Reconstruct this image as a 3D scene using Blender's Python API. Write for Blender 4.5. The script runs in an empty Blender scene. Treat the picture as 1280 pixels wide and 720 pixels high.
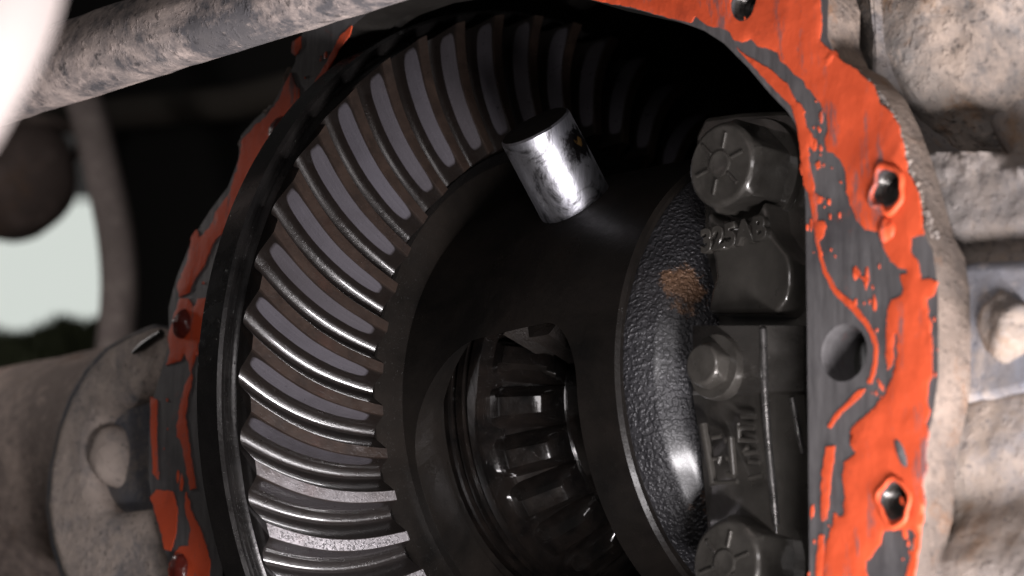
import bpy, bmesh, math, random
from mathutils import Vector, Matrix, noise
from mathutils.geometry import tessellate_polygon, delaunay_2d_cdt

SC = bpy.context.scene
COL = SC.collection
random.seed(7)
S = 0.11                      # metres per ring-gear radius; every length below is in gear radii
PI = math.pi

# ------------------------------------------------------------------ camera
CAM = Vector((3.99814, -4.38103, -0.87086))
YAW, PITCH, ROLL, FPX = 0.80835, 0.19212, 0.01175, math.exp(8.05149)
_f = Vector((-math.sin(YAW)*math.cos(PITCH), math.cos(YAW)*math.cos(PITCH), math.sin(PITCH)))
_r0 = Vector((math.cos(YAW), math.sin(YAW), 0))
_u0 = _r0.cross(_f)
CR = _r0*math.cos(ROLL) + _u0*math.sin(ROLL)
CU = _u0*math.cos(ROLL) - _r0*math.sin(ROLL)
cam_d = bpy.data.cameras.new('camera')
cam = bpy.data.objects.new('camera', cam_d)
COL.objects.link(cam)
M = Matrix((CR, CU, -_f)).transposed().to_4x4()
M.translation = CAM*S
cam.matrix_world = M
cam_d.sensor_width = 36
cam_d.lens = 36*FPX/1280
cam_d.clip_start = 0.01
cam_d.clip_end = 100
cam_d.dof.use_dof = True
cam_d.dof.focus_distance = 5.62*S
cam_d.dof.aperture_fstop = 15.5
SC.camera = cam

# ------------------------------------------------------------------ world, lamps, exposure
W = bpy.data.worlds.new('World')
SC.world = W
W.use_nodes = True
W.node_tree.nodes['Background'].inputs[0].default_value = (1.0, 0.97, 0.95, 1)
W.node_tree.nodes['Background'].inputs[1].default_value = 0.03

def lamp(name, pos, target, power, size, color, size_y=None):
    d = bpy.data.lights.new(name, 'AREA')
    d.shape = 'DISK'
    d.size = size*S
    if size_y: d.shape = 'RECTANGLE'; d.size_y = size_y*S
    d.energy = power
    d.color = color
    o = bpy.data.objects.new(name, d)
    COL.objects.link(o)
    o.location = Vector(pos)*S
    o.rotation_euler = (Vector(target)-Vector(pos)).to_track_quat('-Z', 'Y').to_euler()
    return o
lamp('work_lamp', (3.15, -1.3, -2.1), (0.0, -0.6, -0.1), 5.4, 2.9, (1.0, 0.955, 0.975), 0.3)    # low lamp, stretched into a bar to spread glints over the teeth
lamp('soft_fill', (3.3, -4.3, 0.6), (0.2, -0.5, 0.1), 0.55, 1.6, (1.0, 0.95, 0.96))  # added soft fill beside the camera, brightens the flange and the case
lamp('left_fill', (-3.7, -1.0, 1.1), (-3.0, 2.4, 0.4), 0.27, 0.5, (1.0, 0.93, 0.90))  # added fill for the dark left background; grazes the lug from upper left
SC.view_settings.view_transform = 'Standard'
SC.view_settings.look = 'None'
SC.view_settings.exposure = 0.0
SC.view_settings.gamma = 1.0

# ------------------------------------------------------------------ geometry helpers
def ray(px, py):
    return _f + CR*((px-640)/FPX) - CU*((py-360)/FPX)
def on_y(px, py, y):
    """the point of the plane y = const seen at this place of the photograph"""
    d = ray(px, py)
    return CAM + d*((y-CAM.y)/d.y)
def polar(x, r, deg):
    a = math.radians(deg)
    return Vector((x, -r*math.cos(a), r*math.sin(a)))

def thing(name, label, cat, loc=(0, 0, 0), group=None):
    o = bpy.data.objects.new(name, None)
    o.empty_display_size = 0.01
    COL.objects.link(o)
    o.location = Vector(loc)*S
    tag(o, label, cat, group)
    return o
def tag(o, label, cat, group=None, kind=None):
    if label: o['label'] = label
    if cat: o['category'] = cat
    if group: o['group'] = group
    if kind: o['kind'] = kind
    return o
def mesh(name, verts, faces, mats, parent=None, smooth=40, midx=None, uvs=None, bevel=0, segs=2, sub=0):
    """one mesh object; vertices are given in gear radii in the space of the whole scene"""
    off = Vector((0, 0, 0))
    p = parent
    while p is not None:
        off += p.location
        p = p.parent
    me = bpy.data.meshes.new(name)
    me.from_pydata([Vector(v)*S - off for v in verts], [], faces)
    me.validate()
    bm = bmesh.new(); bm.from_mesh(me)
    bmesh.ops.recalc_face_normals(bm, faces=bm.faces)
    bm.to_mesh(me); bm.free()
    if not isinstance(mats, (list, tuple)): mats = [mats]
    for m in mats: me.materials.append(m)
    if midx:
        for q, k in zip(me.polygons, midx): q.material_index = k
    if uvs:
        l = me.uv_layers.new(name='UVMap')
        for lp in me.loops: l.data[lp.index].uv = uvs[lp.vertex_index]
    if smooth:
        for q in me.polygons: q.use_smooth = True
        me.set_sharp_from_angle(angle=math.radians(smooth))
    o = bpy.data.objects.new(name, me)
    COL.objects.link(o)
    if parent: o.parent = parent
    if bevel:
        b = o.modifiers.new('bevel', 'BEVEL')
        b.width = bevel*S; b.segments = segs; b.limit_method = 'ANGLE'; b.angle_limit = math.radians(30)
        b.harden_normals = False
    if sub:
        s = o.modifiers.new('sub', 'SUBSURF'); s.levels = sub; s.render_levels = sub
    return o
def lathe(name, prof, mat, parent=None, n=160, axis=None, smooth=35, caps=(True, True), **k):
    """revolve (x, r) pairs about the axle axis, or about axis = (origin, direction)"""
    if axis:
        o, d = Vector(axis[0]), Vector(axis[1]).normalized()
        e = d.orthogonal().normalized() if len(axis) < 3 else Vector(axis[2]).normalized()
        g = d.cross(e)
    else:
        o, d, e, g = Vector((0, 0, 0)), Vector((1, 0, 0)), Vector((0, -1, 0)), Vector((0, 0, 1))
    vs, fs = [], []
    for x, r in prof:
        for i in range(n):
            a = 2*PI*i/n
            vs.append(o + d*x + e*(r*math.cos(a)) + g*(r*math.sin(a)))
    m = len(prof)
    for j in range(m-1):
        for i in range(n):
            fs.append((j*n+i, j*n+(i+1) % n, (j+1)*n+(i+1) % n, (j+1)*n+i))
    if prof[0] == prof[-1]:
        pass
    else:
        if caps[0]: fs.append(tuple(range(n)))
        if caps[1]: fs.append(tuple((m-1)*n+i for i in range(n)))
    return mesh(name, vs, fs, mat, parent, smooth, **k)
def rough_line(pts, step, amp, closed=True):
    out = []
    n = len(pts)
    for i in range(n if closed else n-1):
        a, b = Vector(pts[i]), Vector(pts[(i+1) % n])
        k = max(1, int((b-a).length/step))
        for j in range(k):
            p = a.lerp(b, j/k)
            q = noise.noise_vector(Vector((p.x, p.y, 3.1))*0.11)*amp + noise.noise_vector(Vector((p.x, p.y, 9.7))*0.31)*amp*0.5
            out.append(Vector((p.x+q.x, p.y+q.y)))
    return out
def prism(name, front, back_dir, mat, parent, smooth=30, holes=(), **k):
    """extrude a flat outline (list of 3-D points) along a vector, with holes given as outlines"""
    loops = [list(front)] + [list(h) for h in holes]
    tri = tessellate_polygon(loops)
    flat = [p for l in loops for p in l]
    n = len(flat)
    bd = Vector(back_dir)
    vs = [Vector(p) for p in flat] + [Vector(p)+bd for p in flat]
    if holes: fs = [tuple(t) for t in tri] + [tuple(n+i for i in reversed(t)) for t in tri]
    else: fs = [tuple(range(n)), tuple(n+i for i in reversed(range(n)))]
    s = 0
    for l in loops:
        for i in range(len(l)):
            j = (i+1) % len(l)
            fs.append((s+i, s+j, n+s+j, n+s+i))
        s += len(l)
    return mesh(name, vs, fs, mat, parent, smooth, **k)
def pprism(name, pts, y0, y1, mat, parent, **k):
    """outline seen in the photograph, laid on the plane y = y0 and carried straight back to y1"""
    return prism(name, [on_y(p[0], p[1], y0) for p in pts], (0, y1-y0, 0), mat, parent, **k)
def cut(o, cutter):
    m = o.modifiers.new('cut', 'BOOLEAN'); m.operation = 'DIFFERENCE'; m.object = cutter; m.solver = 'EXACT'
    dg = bpy.context.evaluated_depsgraph_get()
    new = bpy.data.meshes.new_from_object(o.evaluated_get(dg))
    o.modifiers.clear()
    o.data = new
    bpy.data.objects.remove(cutter)
    for q in new.polygons: q.use_smooth = True
    new.set_sharp_from_angle(angle=math.radians(32))
def tube(name, path, radii, mat, parent=None, n=24, caps=True, smooth=50, **k):
    vs, fs = [], []
    m = len(path)
    path = [Vector(p) for p in path]
    e = None
    for i, p in enumerate(path):
        t = (path[min(i+1, m-1)]-path[max(i-1, 0)]).normalized()
        if e is None: e = t.orthogonal().normalized()
        e = (e - t*e.dot(t)).normalized(); g = t.cross(e)
        r = radii[i] if isinstance(radii, (list, tuple)) else radii
        for j in range(n):
            a = 2*PI*j/n
            vs.append(p + e*(r*math.cos(a)) + g*(r*math.sin(a)))
    for i in range(m-1):
        for j in range(n):
            fs.append((i*n+j, i*n+(j+1) % n, (i+1)*n+(j+1) % n, (i+1)*n+j))
    if caps: fs += [tuple(range(n)), tuple((m-1)*n+j for j in range(n))]
    return mesh(name, vs, fs, mat, parent, smooth, **k)
def arc_path(pts, n=40):
    """smooth curve through points (Catmull-Rom)"""
    P_ = [Vector(p) for p in pts]
    P_ = [P_[0]*2-P_[1]] + P_ + [P_[-1]*2-P_[-2]]
    out = []
    segs = len(P_)-3
    for s in range(segs):
        a, b, c, d = P_[s:s+4]
        for j in range(n//segs):
            t = j/(n//segs)
            out.append(0.5*((2*b)+(c-a)*t+(2*a-5*b+4*c-d)*t*t+(3*b-a-3*c+d)*t**3))
    out.append(P_[-2])
    return out

# ------------------------------------------------------------------ materials
class NT:
    def __init__(s, name):
        s.m = bpy.data.materials.new(name); s.m.use_nodes = True
        s.t = s.m.node_tree; s.b = s.t.nodes['Principled BSDF']
    def n(s, typ, **k):
        x = s.t.nodes.new(typ)
        for a, v in k.items():
            if a.startswith('i_'):
                key = a[2:]
                x.inputs[int(key) if key.isdigit() else key.replace('_', ' ')].default_value = v
            else: setattr(x, a, v)
        return x
    def l(s, a, b): s.t.links.new(a, b)
    def coord(s, scale=(1, 1, 1)):
        c = s.n('ShaderNodeTexCoord'); mp = s.n('ShaderNodeMapping')
        mp.inputs['Scale'].default_value = scale
        s.l(c.outputs['Object'], mp.inputs[0])
        return mp.outputs[0]
    def noise(s, vec, scale, detail=4, rough=0.6, dist=0):
        x = s.n('ShaderNodeTexNoise'); x.inputs['Scale'].default_value = scale
        x.inputs['Detail'].default_value = detail; x.inputs['Roughness'].default_value = rough
        x.inputs['Distortion'].default_value = dist
        s.l(vec, x.inputs['Vector'])
        return x.outputs['Fac']
    def ramp(s, fac, stops, interp='LINEAR'):
        r = s.n('ShaderNodeValToRGB'); r.color_ramp.interpolation = interp
        e = r.color_ramp.elements
        while len(e) < len(stops): e.new(0.5)
        for q, (p, c) in zip(e, stops):
            q.position = p
            q.color = (c, c, c, 1) if isinstance(c, (int, float)) else (*c, 1)
        s.l(fac, r.inputs[0])
        return r.outputs[0]
    def mix(s, fac, a, b):
        x = s.n('ShaderNodeMix', data_type='RGBA')
        for v, i in ((fac, 0), (a, 6), (b, 7)):
            if isinstance(v, (int, float)): x.inputs[i].default_value = v
            elif isinstance(v, tuple): x.inputs[i].default_value = (*v, 1)
            else: s.l(v, x.inputs[i])
        return x.outputs[2]
    def math(s, op, a, b=0.0, c=None):
        x = s.n('ShaderNodeMath', operation=op)
        for i, v in enumerate((a, b, c)):
            if v is None: continue
            if isinstance(v, (int, float)): x.inputs[i].default_value = v
            else: s.l(v, x.inputs[i])
        return x.outputs[0]
    def set(s, key, v):
        i = s.b.inputs[key]
        if isinstance(v, (int, float)): i.default_value = v
        elif isinstance(v, tuple): i.default_value = (*v, 1)
        else: s.l(v, i)
    def bump(s, h, strength, dist, prev=None):
        x = s.n('ShaderNodeBump'); x.inputs['Strength'].default_value = strength
        x.inputs['Distance'].default_value = dist
        s.l(h, x.inputs['Height'])
        if prev is not None: s.l(prev, x.inputs['Normal'])
        s.l(x.outputs[0], s.b.inputs['Normal'])
        return x.outputs[0]

def oily(name, a, b, metallic, rough, scale=60, bumpy=0.15, bscale=900, coat=0.0, speck=True, stretch=(1, 1, 1)):
    """dark steel wet with gear oil"""
    t = NT(name); v = t.coord(stretch)
    n1 = t.noise(v, scale, 5, 0.65, 0.4)
    t.set('Base Color', t.mix(t.ramp(n1, [(0.35, 0), (0.68, 1)]), a, b))
    t.set('Metallic', metallic)
    n2 = t.noise(v, scale*2.3, 4, 0.6)
    t.set('Roughness', t.ramp(n2, [(0.3, max(0.03, rough-0.1)), (0.72, rough+0.12)]))
    if coat: t.set('Coat Weight', coat); t.set('Coat Roughness', 0.08)
    p = None
    if speck:                                           # oil beads and grit
        n3 = t.noise(t.coord(), 2600, 2, 0.5)
        p = t.bump(t.ramp(n3, [(0.66, 0), (0.78, 1)]), 0.5, 0.00025)
    t.bump(t.noise(v, bscale, 3, 0.6), bumpy, 0.0004, p)
    return t.m

def dusty(name, dark, dust, cover, scale=22, bump=0.7, rust=None, fine=260, lumps=0.0, cool=None):
    """metal under road dust: bare dark metal, thin film, caked mud, specks"""
    t = NT(name); v = t.coord()
    n1 = t.noise(v, scale, 8, 0.72, 0.6)
    n2 = t.noise(v, fine, 6, 0.72)
    n6 = t.noise(v, scale*3.6, 6, 0.7, 0.4)
    f = t.math('MULTIPLY_ADD', n2, 0.40, t.math('MULTIPLY_ADD', n6, 0.35, t.math('MULTIPLY', n1, 0.9)))
    c = t.mix(t.ramp(f, [(1.02-cover*0.45, 0), (1.22-cover*0.45, 1)]), dark, dust)
    n4 = t.noise(v, scale*0.6, 5, 0.65, 0.8)
    c = t.mix(t.ramp(n4, [(0.46, 0), (0.66, 0.75)]), c, cool or tuple(x*0.5 for x in dust))
    n7 = t.noise(v, scale*5, 5, 0.7)
    c = t.mix(t.ramp(n7, [(0.58, 0), (0.70, 0.7)]), c, tuple(min(1, x*1.25) for x in dust))
    if rust:
        n3 = t.noise(v, scale*1.9, 7, 0.75)
        c = t.mix(t.ramp(n3, [(0.56, 0), (0.68, 0.75)]), c, rust)
    sp = t.noise(v, fine*2.2, 3, 0.6)
    c = t.mix(t.ramp(sp, [(0.30, 0.7), (0.40, 0)]), c, tuple(x*0.4 for x in dark))
    t.set('Base Color', c); t.set('Roughness', 0.88); t.set('Specular IOR Level', 0.25)
    p = t.bump(t.math('ADD', n1, t.math('MULTIPLY', n2, 0.25)), bump, 0.0022)
    if lumps:
        n5 = t.noise(v, 480, 3, 0.6)
        t.bump(t.ramp(n5, [(0.55, 0), (0.7, 1)]), lumps, 0.001, p)
    return t.m

def gear_tooth_mat():
    t = NT('phosphated_gear_steel')
    uv = t.n('ShaderNodeUVMap'); sp = t.n('ShaderNodeSeparateXYZ'); t.l(uv.outputs[0], sp.inputs[0])
    u, w = sp.outputs[0], sp.outputs[1]
    v = t.coord()
    rnd = t.n('ShaderNodeObjectInfo').outputs['Random']
    vo = t.n('ShaderNodeVectorMath', operation='ADD'); t.l(v, vo.inputs[0])
    cx = t.n('ShaderNodeCombineXYZ'); t.l(t.math('MULTIPLY', rnd, 3.7), cx.inputs[0]); t.l(t.math('MULTIPLY', rnd, 1.9), cx.inputs[1]); t.l(cx.outputs[0], vo.inputs[1])
    v = vo.outputs[0]                                        # every tooth gets its own grain
    wob = t.math('MULTIPLY_ADD', t.noise(v, 170, 5, 0.7), 0.5, -0.25)
    # worn contact patch along one flank, round at the inner end, no two alike
    du = t.math('POWER', t.math('ABSOLUTE', t.math('MULTIPLY', t.math('SUBTRACT', u, t.math('MULTIPLY_ADD', rnd, 0.03, 0.455)), 1/0.445)), 7.0)
    cw = t.math('MULTIPLY_ADD', u, 0.012, 0.282)
    dw = t.math('POWER', t.math('ABSOLUTE', t.math('MULTIPLY', t.math('SUBTRACT', w, cw), 1/0.083)), 4.0)
    d = t.math('ADD', t.math('ADD', du, dw), wob)
    patch = t.ramp(d, [(0.70, 1), (1.0, 0)])
    n1 = t.noise(v, 150, 5, 0.7, 0.5)
    base = t.mix(t.ramp(n1, [(0.35, 0), (0.7, 1)]), (0.018, 0.0125, 0.0102), (0.036, 0.024, 0.0185))
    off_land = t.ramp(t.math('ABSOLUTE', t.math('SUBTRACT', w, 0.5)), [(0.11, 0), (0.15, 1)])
    base = t.mix(t.math('MULTIPLY', off_land, 0.85), base, (0.0065, 0.0052, 0.0047))    # roots and flanks painted darker as shade, over a black oil film
    mp = t.n('ShaderNodeMapping'); mp.inputs['Scale'].default_value = (2.0, 320, 1)
    t.l(uv.outputs[0], mp.inputs[0])
    ln = t.noise(mp.outputs[0], 1.0, 3, 0.7)
    st = t.noise(v, 45, 5, 0.65, 0.6)
    grey = t.mix(t.ramp(ln, [(0.3, 0), (0.7, 1)]), (0.058, 0.054, 0.063), (0.105, 0.098, 0.112))
    grey = t.mix(t.ramp(st, [(0.45, 0), (0.75, 0.6)]), grey, (0.045, 0.041, 0.046))
    # lower teeth: bare and oily, their lamp glints painted in as paler lands
    geo = t.n('ShaderNodeNewGeometry'); sg = t.n('ShaderNodeSeparateXYZ'); t.l(geo.outputs['Position'], sg.inputs[0])
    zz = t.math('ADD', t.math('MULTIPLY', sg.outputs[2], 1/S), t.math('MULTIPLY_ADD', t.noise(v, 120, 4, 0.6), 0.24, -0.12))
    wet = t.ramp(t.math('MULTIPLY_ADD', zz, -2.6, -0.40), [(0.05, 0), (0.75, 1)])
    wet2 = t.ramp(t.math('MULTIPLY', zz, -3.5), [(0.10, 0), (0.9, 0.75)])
    grey = t.mix(t.math('MULTIPLY', rnd, 0.45), grey, (0.050, 0.043, 0.042))
    c = t.mix(t.math('MULTIPLY', patch, t.math('SUBTRACT', 1.0, wet2)), base, grey)
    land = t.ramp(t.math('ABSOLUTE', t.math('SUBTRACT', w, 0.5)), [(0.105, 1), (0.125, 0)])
    glint_land = t.math('MULTIPLY', wet, t.math('MULTIPLY_ADD', land, 0.98, 0.02))
    c = t.mix(glint_land, c, (0.45, 0.43, 0.445))
    t.set('Base Color', c)
    t.set('Metallic', t.math('MULTIPLY_ADD', glint_land, 0.8, 0.1))
    n2 = t.noise(v, 420, 4, 0.65)
    t.set('Roughness', t.ramp(n2, [(0.3, 0.26), (0.72, 0.38)]))
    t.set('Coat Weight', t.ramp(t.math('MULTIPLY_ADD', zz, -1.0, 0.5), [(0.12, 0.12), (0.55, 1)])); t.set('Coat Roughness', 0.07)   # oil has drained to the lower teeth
    n3 = t.noise(v, 1500, 3, 0.6)
    p = t.bump(t.math('MULTIPLY', t.ramp(n3, [(0.52, 0), (0.72, 1)]), t.math('MULTIPLY_ADD', glint_land, 0.9, 0.08)), 0.9, 0.0004)
    p = t.bump(ln, 0.08, 0.0003, p)
    t.bump(t.noise(v, 260, 3, 0.55), 0.10, 0.0006, p)
    return t.m

MAT = {}
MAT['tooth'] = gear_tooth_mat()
MAT['rim'] = oily('black_oiled_rim', (0.009, 0.0085, 0.0085), (0.020, 0.018, 0.017), 0.5, 0.26, 50, 0.10)
MAT['case'] = oily('black_oiled_case', (0.0055, 0.005, 0.0046), (0.0165, 0.0135, 0.0115), 0.0, 0.34, 30, 0.22, 420)
MAT['case'].node_tree.nodes['Principled BSDF'].inputs['Specular IOR Level'].default_value = 0.22
MAT['side_gear'] = oily('oiled_bevel_gear', (0.005, 0.0045, 0.0043), (0.015, 0.0115, 0.0098), 0.2, 0.18, 120, 0.12, coat=1.0)
MAT['cap'] = oily('oiled_cap_iron', (0.045, 0.041, 0.036), (0.095, 0.087, 0.077), 0.35, 0.34, 55, 0.2, coat=1.0)
MAT['cap_machined'] = oily('machined_cap_iron', (0.065, 0.060, 0.054), (0.115, 0.107, 0.098), 0.55, 0.3, 80, 0.10, stretch=(0.25, 1, 1))
MAT['bolt'] = oily('oiled_bolt_steel', (0.045, 0.041, 0.036), (0.10, 0.092, 0.082), 0.4, 0.34, 75, 0.25, coat=0.8)
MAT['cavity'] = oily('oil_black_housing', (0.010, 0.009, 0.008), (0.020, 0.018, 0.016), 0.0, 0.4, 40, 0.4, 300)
MAT['inner'] = oily('grey_green_housing_iron', (0.055, 0.055, 0.050), (0.085, 0.084, 0.076), 0.2, 0.45, 45, 0.3)

MAT['rough_gear'] = oily('rough_forged_gear', (0.018, 0.0145, 0.0125), (0.034, 0.027, 0.023), 0.1, 0.5, 120, 0.6, 1500)
def cast_hub_mat():
    t = NT('rough_cast_hub'); v = t.coord()
    n1 = t.noise(v, 60, 5, 0.6)
    c = t.mix(t.ramp(n1, [(0.35, 0), (0.7, 1)]), (0.020, 0.0195, 0.022), (0.040, 0.039, 0.043))
    for pos, rad in ((polar(0.425, 0.487, 19.0), 0.05), (polar(0.42, 0.47, -38), 0.036)):
        g = t.n('ShaderNodeVectorMath', operation='DISTANCE')
        t.l(v, g.inputs[0]); g.inputs[1].default_value = tuple(Vector(pos)*S)
        dd = t.math('ADD', t.math('MULTIPLY', g.outputs['Value'], 1/(rad*S)), t.math('MULTIPLY_ADD', t.noise(v, 150, 6, 0.75), 4.4, -2.2))
        c = t.mix(t.ramp(dd, [(0.55, 1), (0.98, 0)]), c, (0.155, 0.086, 0.05))
    t.set('Base Color', c); t.set('Metallic', 0.3)
    t.set('Roughness', 0.45); t.set('Coat Weight', 0.8); t.set('Coat Roughness', 0.28)
    peb = t.ramp(t.noise(v, 1050, 1, 0.4), [(0.38, 0), (0.66, 1)], 'EASE')
    p = t.bump(peb, 0.55, 0.0006)
    t.bump(t.noise(v, 2600, 2, 0.6), 0.3, 0.0003, p)
    return t.m
MAT['hub'] = cast_hub_mat()

def pin_mat():
    t = NT('bright_ground_steel'); v = t.coord()
    n1 = t.noise(t.coord((1, 1, 0.25)), 160, 6, 0.7, 0.6)
    st = t.noise(v, 85, 5, 0.7, 1.2)
    c = t.mix(t.ramp(n1, [(0.35, 0), (0.65, 1)]), (0.22, 0.22, 0.245), (0.60, 0.60, 0.64))
    c = t.mix(t.ramp(st, [(0.53, 0), (0.64, 0.85)]), c, (0.05, 0.048, 0.05))
    a = Vector((0, -math.cos(math.radians(50)), math.sin(math.radians(50))))
    q = a*0.70; vv = CAM-q; vv = (vv-a*vv.dot(a)).normalized(); rr = (CR-a*CR.dot(a)).normalized()
    spot = (q-a*0.5+(vv*0.45+rr*0.9).normalized()*0.087)*S
    g = t.n('ShaderNodeVectorMath', operation='DISTANCE'); t.l(v, g.inputs[0]); g.inputs[1].default_value = tuple(spot)
    dd = t.math('ADD', t.math('MULTIPLY', g.outputs['Value'], 1/(0.05*S)), t.math('MULTIPLY_ADD', t.noise(v, 300, 4, 0.7), 1.6, -0.8))
    c = t.mix(t.ramp(dd, [(0.7, 1), (1.0, 0)]), c, (0.03, 0.027, 0.028))
    c = t.mix(t.ramp(dd, [(0.05, 1), (0.2, 0)]), c, (0.45, 0.26, 0.09))
    t.set('Base Color', c); t.set('Metallic', 1.0)
    t.set('Roughness', t.ramp(n1, [(0.3, 0.56), (0.7, 0.33)]))
    t.bump(t.noise(t.coord((1, 1, 0.12)), 900, 4, 0.7), 0.25, 0.0003)
    return t.m
MAT['pin'] = pin_mat()

def flange_mat():
    t = NT('scraped_flange_iron')
    v = t.coord((1, 1, 0.12)); w = t.coord()
    n1 = t.noise(v, 420, 5, 0.7); n2 = t.noise(w, 30, 5, 0.65)
    c = t.mix(t.ramp(n1, [(0.3, 0), (0.72, 1)]), (0.085, 0.080, 0.081), (0.185, 0.176, 0.178))
    c = t.mix(t.ramp(n2, [(0.5, 0), (0.72, 0.75)]), c, (0.05, 0.046, 0.05))
    r = t.noise(w, 75, 6, 0.75)                          # thin smears of old sealant
    c = t.mix(t.ramp(r, [(0.62, 0), (0.72, 0.45)]), c, (0.42, 0.065, 0.03))
    t.set('Base Color', c); t.set('Metallic', 0.25); t.set('Roughness', 0.5)
    t.bump(n1, 0.3, 0.0005)
    return t.m
MAT['flange'] = flange_mat()
def sealant_mat():
    t = NT('orange_red_silicone'); w = t.coord()
    n1 = t.noise(w, 55, 5, 0.65, 0.5); n2 = t.noise(t.coord((1, 1, 0.3)), 190, 6, 0.75)
    c = t.mix(t.ramp(n1, [(0.3, 0), (0.7, 1)]), (0.60, 0.078, 0.026), (0.74, 0.105, 0.038))
    c = t.mix(t.ramp(n2, [(0.63, 0), (0.76, 0.65)]), c, (0.28, 0.055, 0.035))
    n5 = t.noise(t.coord((1, 1, 0.18)), 110, 7, 0.8)
    c = t.mix(t.ramp(n5, [(0.555, 0), (0.62, 0.85)]), c, (0.17, 0.115, 0.115))     # scraped thin to the iron
    n6 = t.noise(w, 38, 5, 0.7, 0.6)
    c = t.mix(t.ramp(n6, [(0.58, 0), (0.70, 0.45)]), c, (0.30, 0.045, 0.022))
    t.set('Base Color', c); t.set('Roughness', 0.55); t.set('Specular IOR Level', 0.35)
    p = t.bump(t.noise(w, 160, 5, 0.65), 0.28, 0.0010)
    t.bump(n2, 0.25, 0.0006, p)
    return t.m
MAT['sealant'] = sealant_mat()
MAT['plug'] = oily('dark_red_plug', (0.05, 0.012, 0.010), (0.16, 0.022, 0.014), 0.0, 0.25, 60, 0.3)
MAT['tan_dust'] = dusty('tan_dusty_casting', (0.20, 0.185, 0.185), (0.29, 0.235, 0.195), 0.80, 26, 0.7, (0.24, 0.15, 0.09), 300, 0.4, (0.20, 0.185, 0.18))
MAT['rusty_dust'] = dusty('dusty_rusted_tube', (0.165, 0.15, 0.142), (0.39, 0.31, 0.255), 0.62, 30, 0.8, (0.30, 0.17, 0.09), 260, 0.5, (0.21, 0.188, 0.17))
MAT['pad'] = dusty('worn_blue_grey_pad', (0.20, 0.21, 0.245), (0.40, 0.345, 0.31), 0.36, 40, 0.5, None, 300)
MAT['pale_dust'] = dusty('pale_caked_dust', (0.24, 0.215, 0.20), (0.44, 0.36, 0.30), 0.86, 30, 0.9, None, 240, 0.5)
MAT['brown_dust'] = dusty('brown_dusty_tube', (0.17, 0.135, 0.12), (0.36, 0.285, 0.245), 0.5, 24, 0.7, (0.16, 0.085, 0.045), 300, 0.3)
MAT['lug'] = dusty('grey_brown_lug', (0.18, 0.178, 0.188), (0.48, 0.40, 0.35), 0.75, 26, 0.6, None, 320, 0.3)
MAT['lug_pocket'] = dusty('blue_grey_pocket', (0.13, 0.135, 0.155), (0.30, 0.265, 0.24), 0.45, 50, 0.5, None, 320)
MAT['bar'] = dusty('muddy_grey_bar', (0.095, 0.090, 0.095), (0.46, 0.375, 0.335), 0.62, 30, 0.25, None, 150, 0.25, (0.20, 0.18, 0.172))

def plain(name, c, rough=0.7, em=0, c2=None, scale=30):
    t = NT(name)
    if c2: t.set('Base Color', t.mix(t.ramp(t.noise(t.coord(), scale, 5, 0.6), [(0.35, 0), (0.7, 1)]), c, c2))
    else: t.set('Base Color', c)
    t.set('Roughness', rough)
    if em:
        t.set('Emission Color', c); t.set('Emission Strength', em)
    return t.m

# ------------------------------------------------------------------ surroundings: sky, ground, underbody
FY = -0.639                                            # the plane of the cover flange
def backdrop():
    t = NT('pale_sky')
    t.set('Base Color', (0, 0, 0)); t.set('Roughness', 1.0); t.set('Specular IOR Level', 0.0)
    t.set('Emission Color', (0.90, 0.96, 0.90)); t.set('Emission Strength', 0.72)
    vs = [on_y(*p, 34.0) for p in ((-700, 250), (420, 250), (420, 620), (-700, 620))]
    o = prism('sky', vs, (0, 0.05, 0), t.m, None, smooth=0)
    tag(o, None, None, None, 'structure')
backdrop()
g0 = -2.62
o = mesh('ground', [(-60, -20, g0), (40, -20, g0), (40, 40, g0), (-60, 40, g0)], [(0, 1, 2, 3)],
         plain('dark_ground', (0.05, 0.043, 0.036), 0.95, 0, (0.09, 0.08, 0.066), 3), None, 0)
tag(o, None, None, None, 'structure')

# ------------------------------------------------------------------ axle housing
MAT['edge_dirt'] = dusty('brown_dirty_flange_edge', (0.12, 0.10, 0.09), (0.25, 0.195, 0.16), 0.7, 40, 0.7, (0.20, 0.10, 0.05), 300, 0.4)
H = thing('differential_housing', 'cast axle housing opened at its flange with torn orange sealant round the rim', 'axle housing', (0, FY, 0))

def L(*pts): return [on_y(p[0], p[1], FY) for p in pts]
outer = L((1035, 0), (1034, 45), (1045, 72), (1068, 84), (1092, 112), (1110, 150), (1122, 182), (1133, 215), (1143, 252),
          (1152, 285), (1166, 312), (1172, 355), (1173, 410), (1173, 470), (1166, 520), (1156, 560), (1152, 605), (1150, 645), (1138, 690), (1135, 720))
outer = [(p.x, p.z) for p in outer]
outer += [(1.10, -0.60), (0.97, -0.70), (0.92, -0.85), (0.62, -0.96), (0.3, -1.03), (-0.3, -1.03), (-0.62, -0.96), (-0.86, -0.84), (-1.0, -0.66), (-1.13, -0.52)]
lo = L((213, 722), (210, 700), (192, 640), (186, 600), (186, 550), (191, 500), (203, 460), (211, 432), (211, 384), (221, 346), (240, 300), (262, 264),
       (285, 234), (298, 200), (301, 170), (318, 150), (341, 131), (352, 110), (369, 78), (372, 60))
outer += [(p.x, p.z) for p in lo]
outer += [(-0.64, 1.0), (-0.3, 1.10), (0.3, 1.06), (0.60, 0.96), (0.86, 0.82), (0.94, 0.74)]
outer = rough_line(outer, 0.03, 0.006)
inn = [(p.x, p.z) for p in L((735, -1), (800, 13), (850, 27), (880, 38), (905, 54), (935, 84), (962, 116), (985, 140), (998, 160), (1004, 195), (1007, 260), (1008, 340),
                             (1009, 405), (1010, 500), (1011, 600), (1012, 720))]
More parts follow.
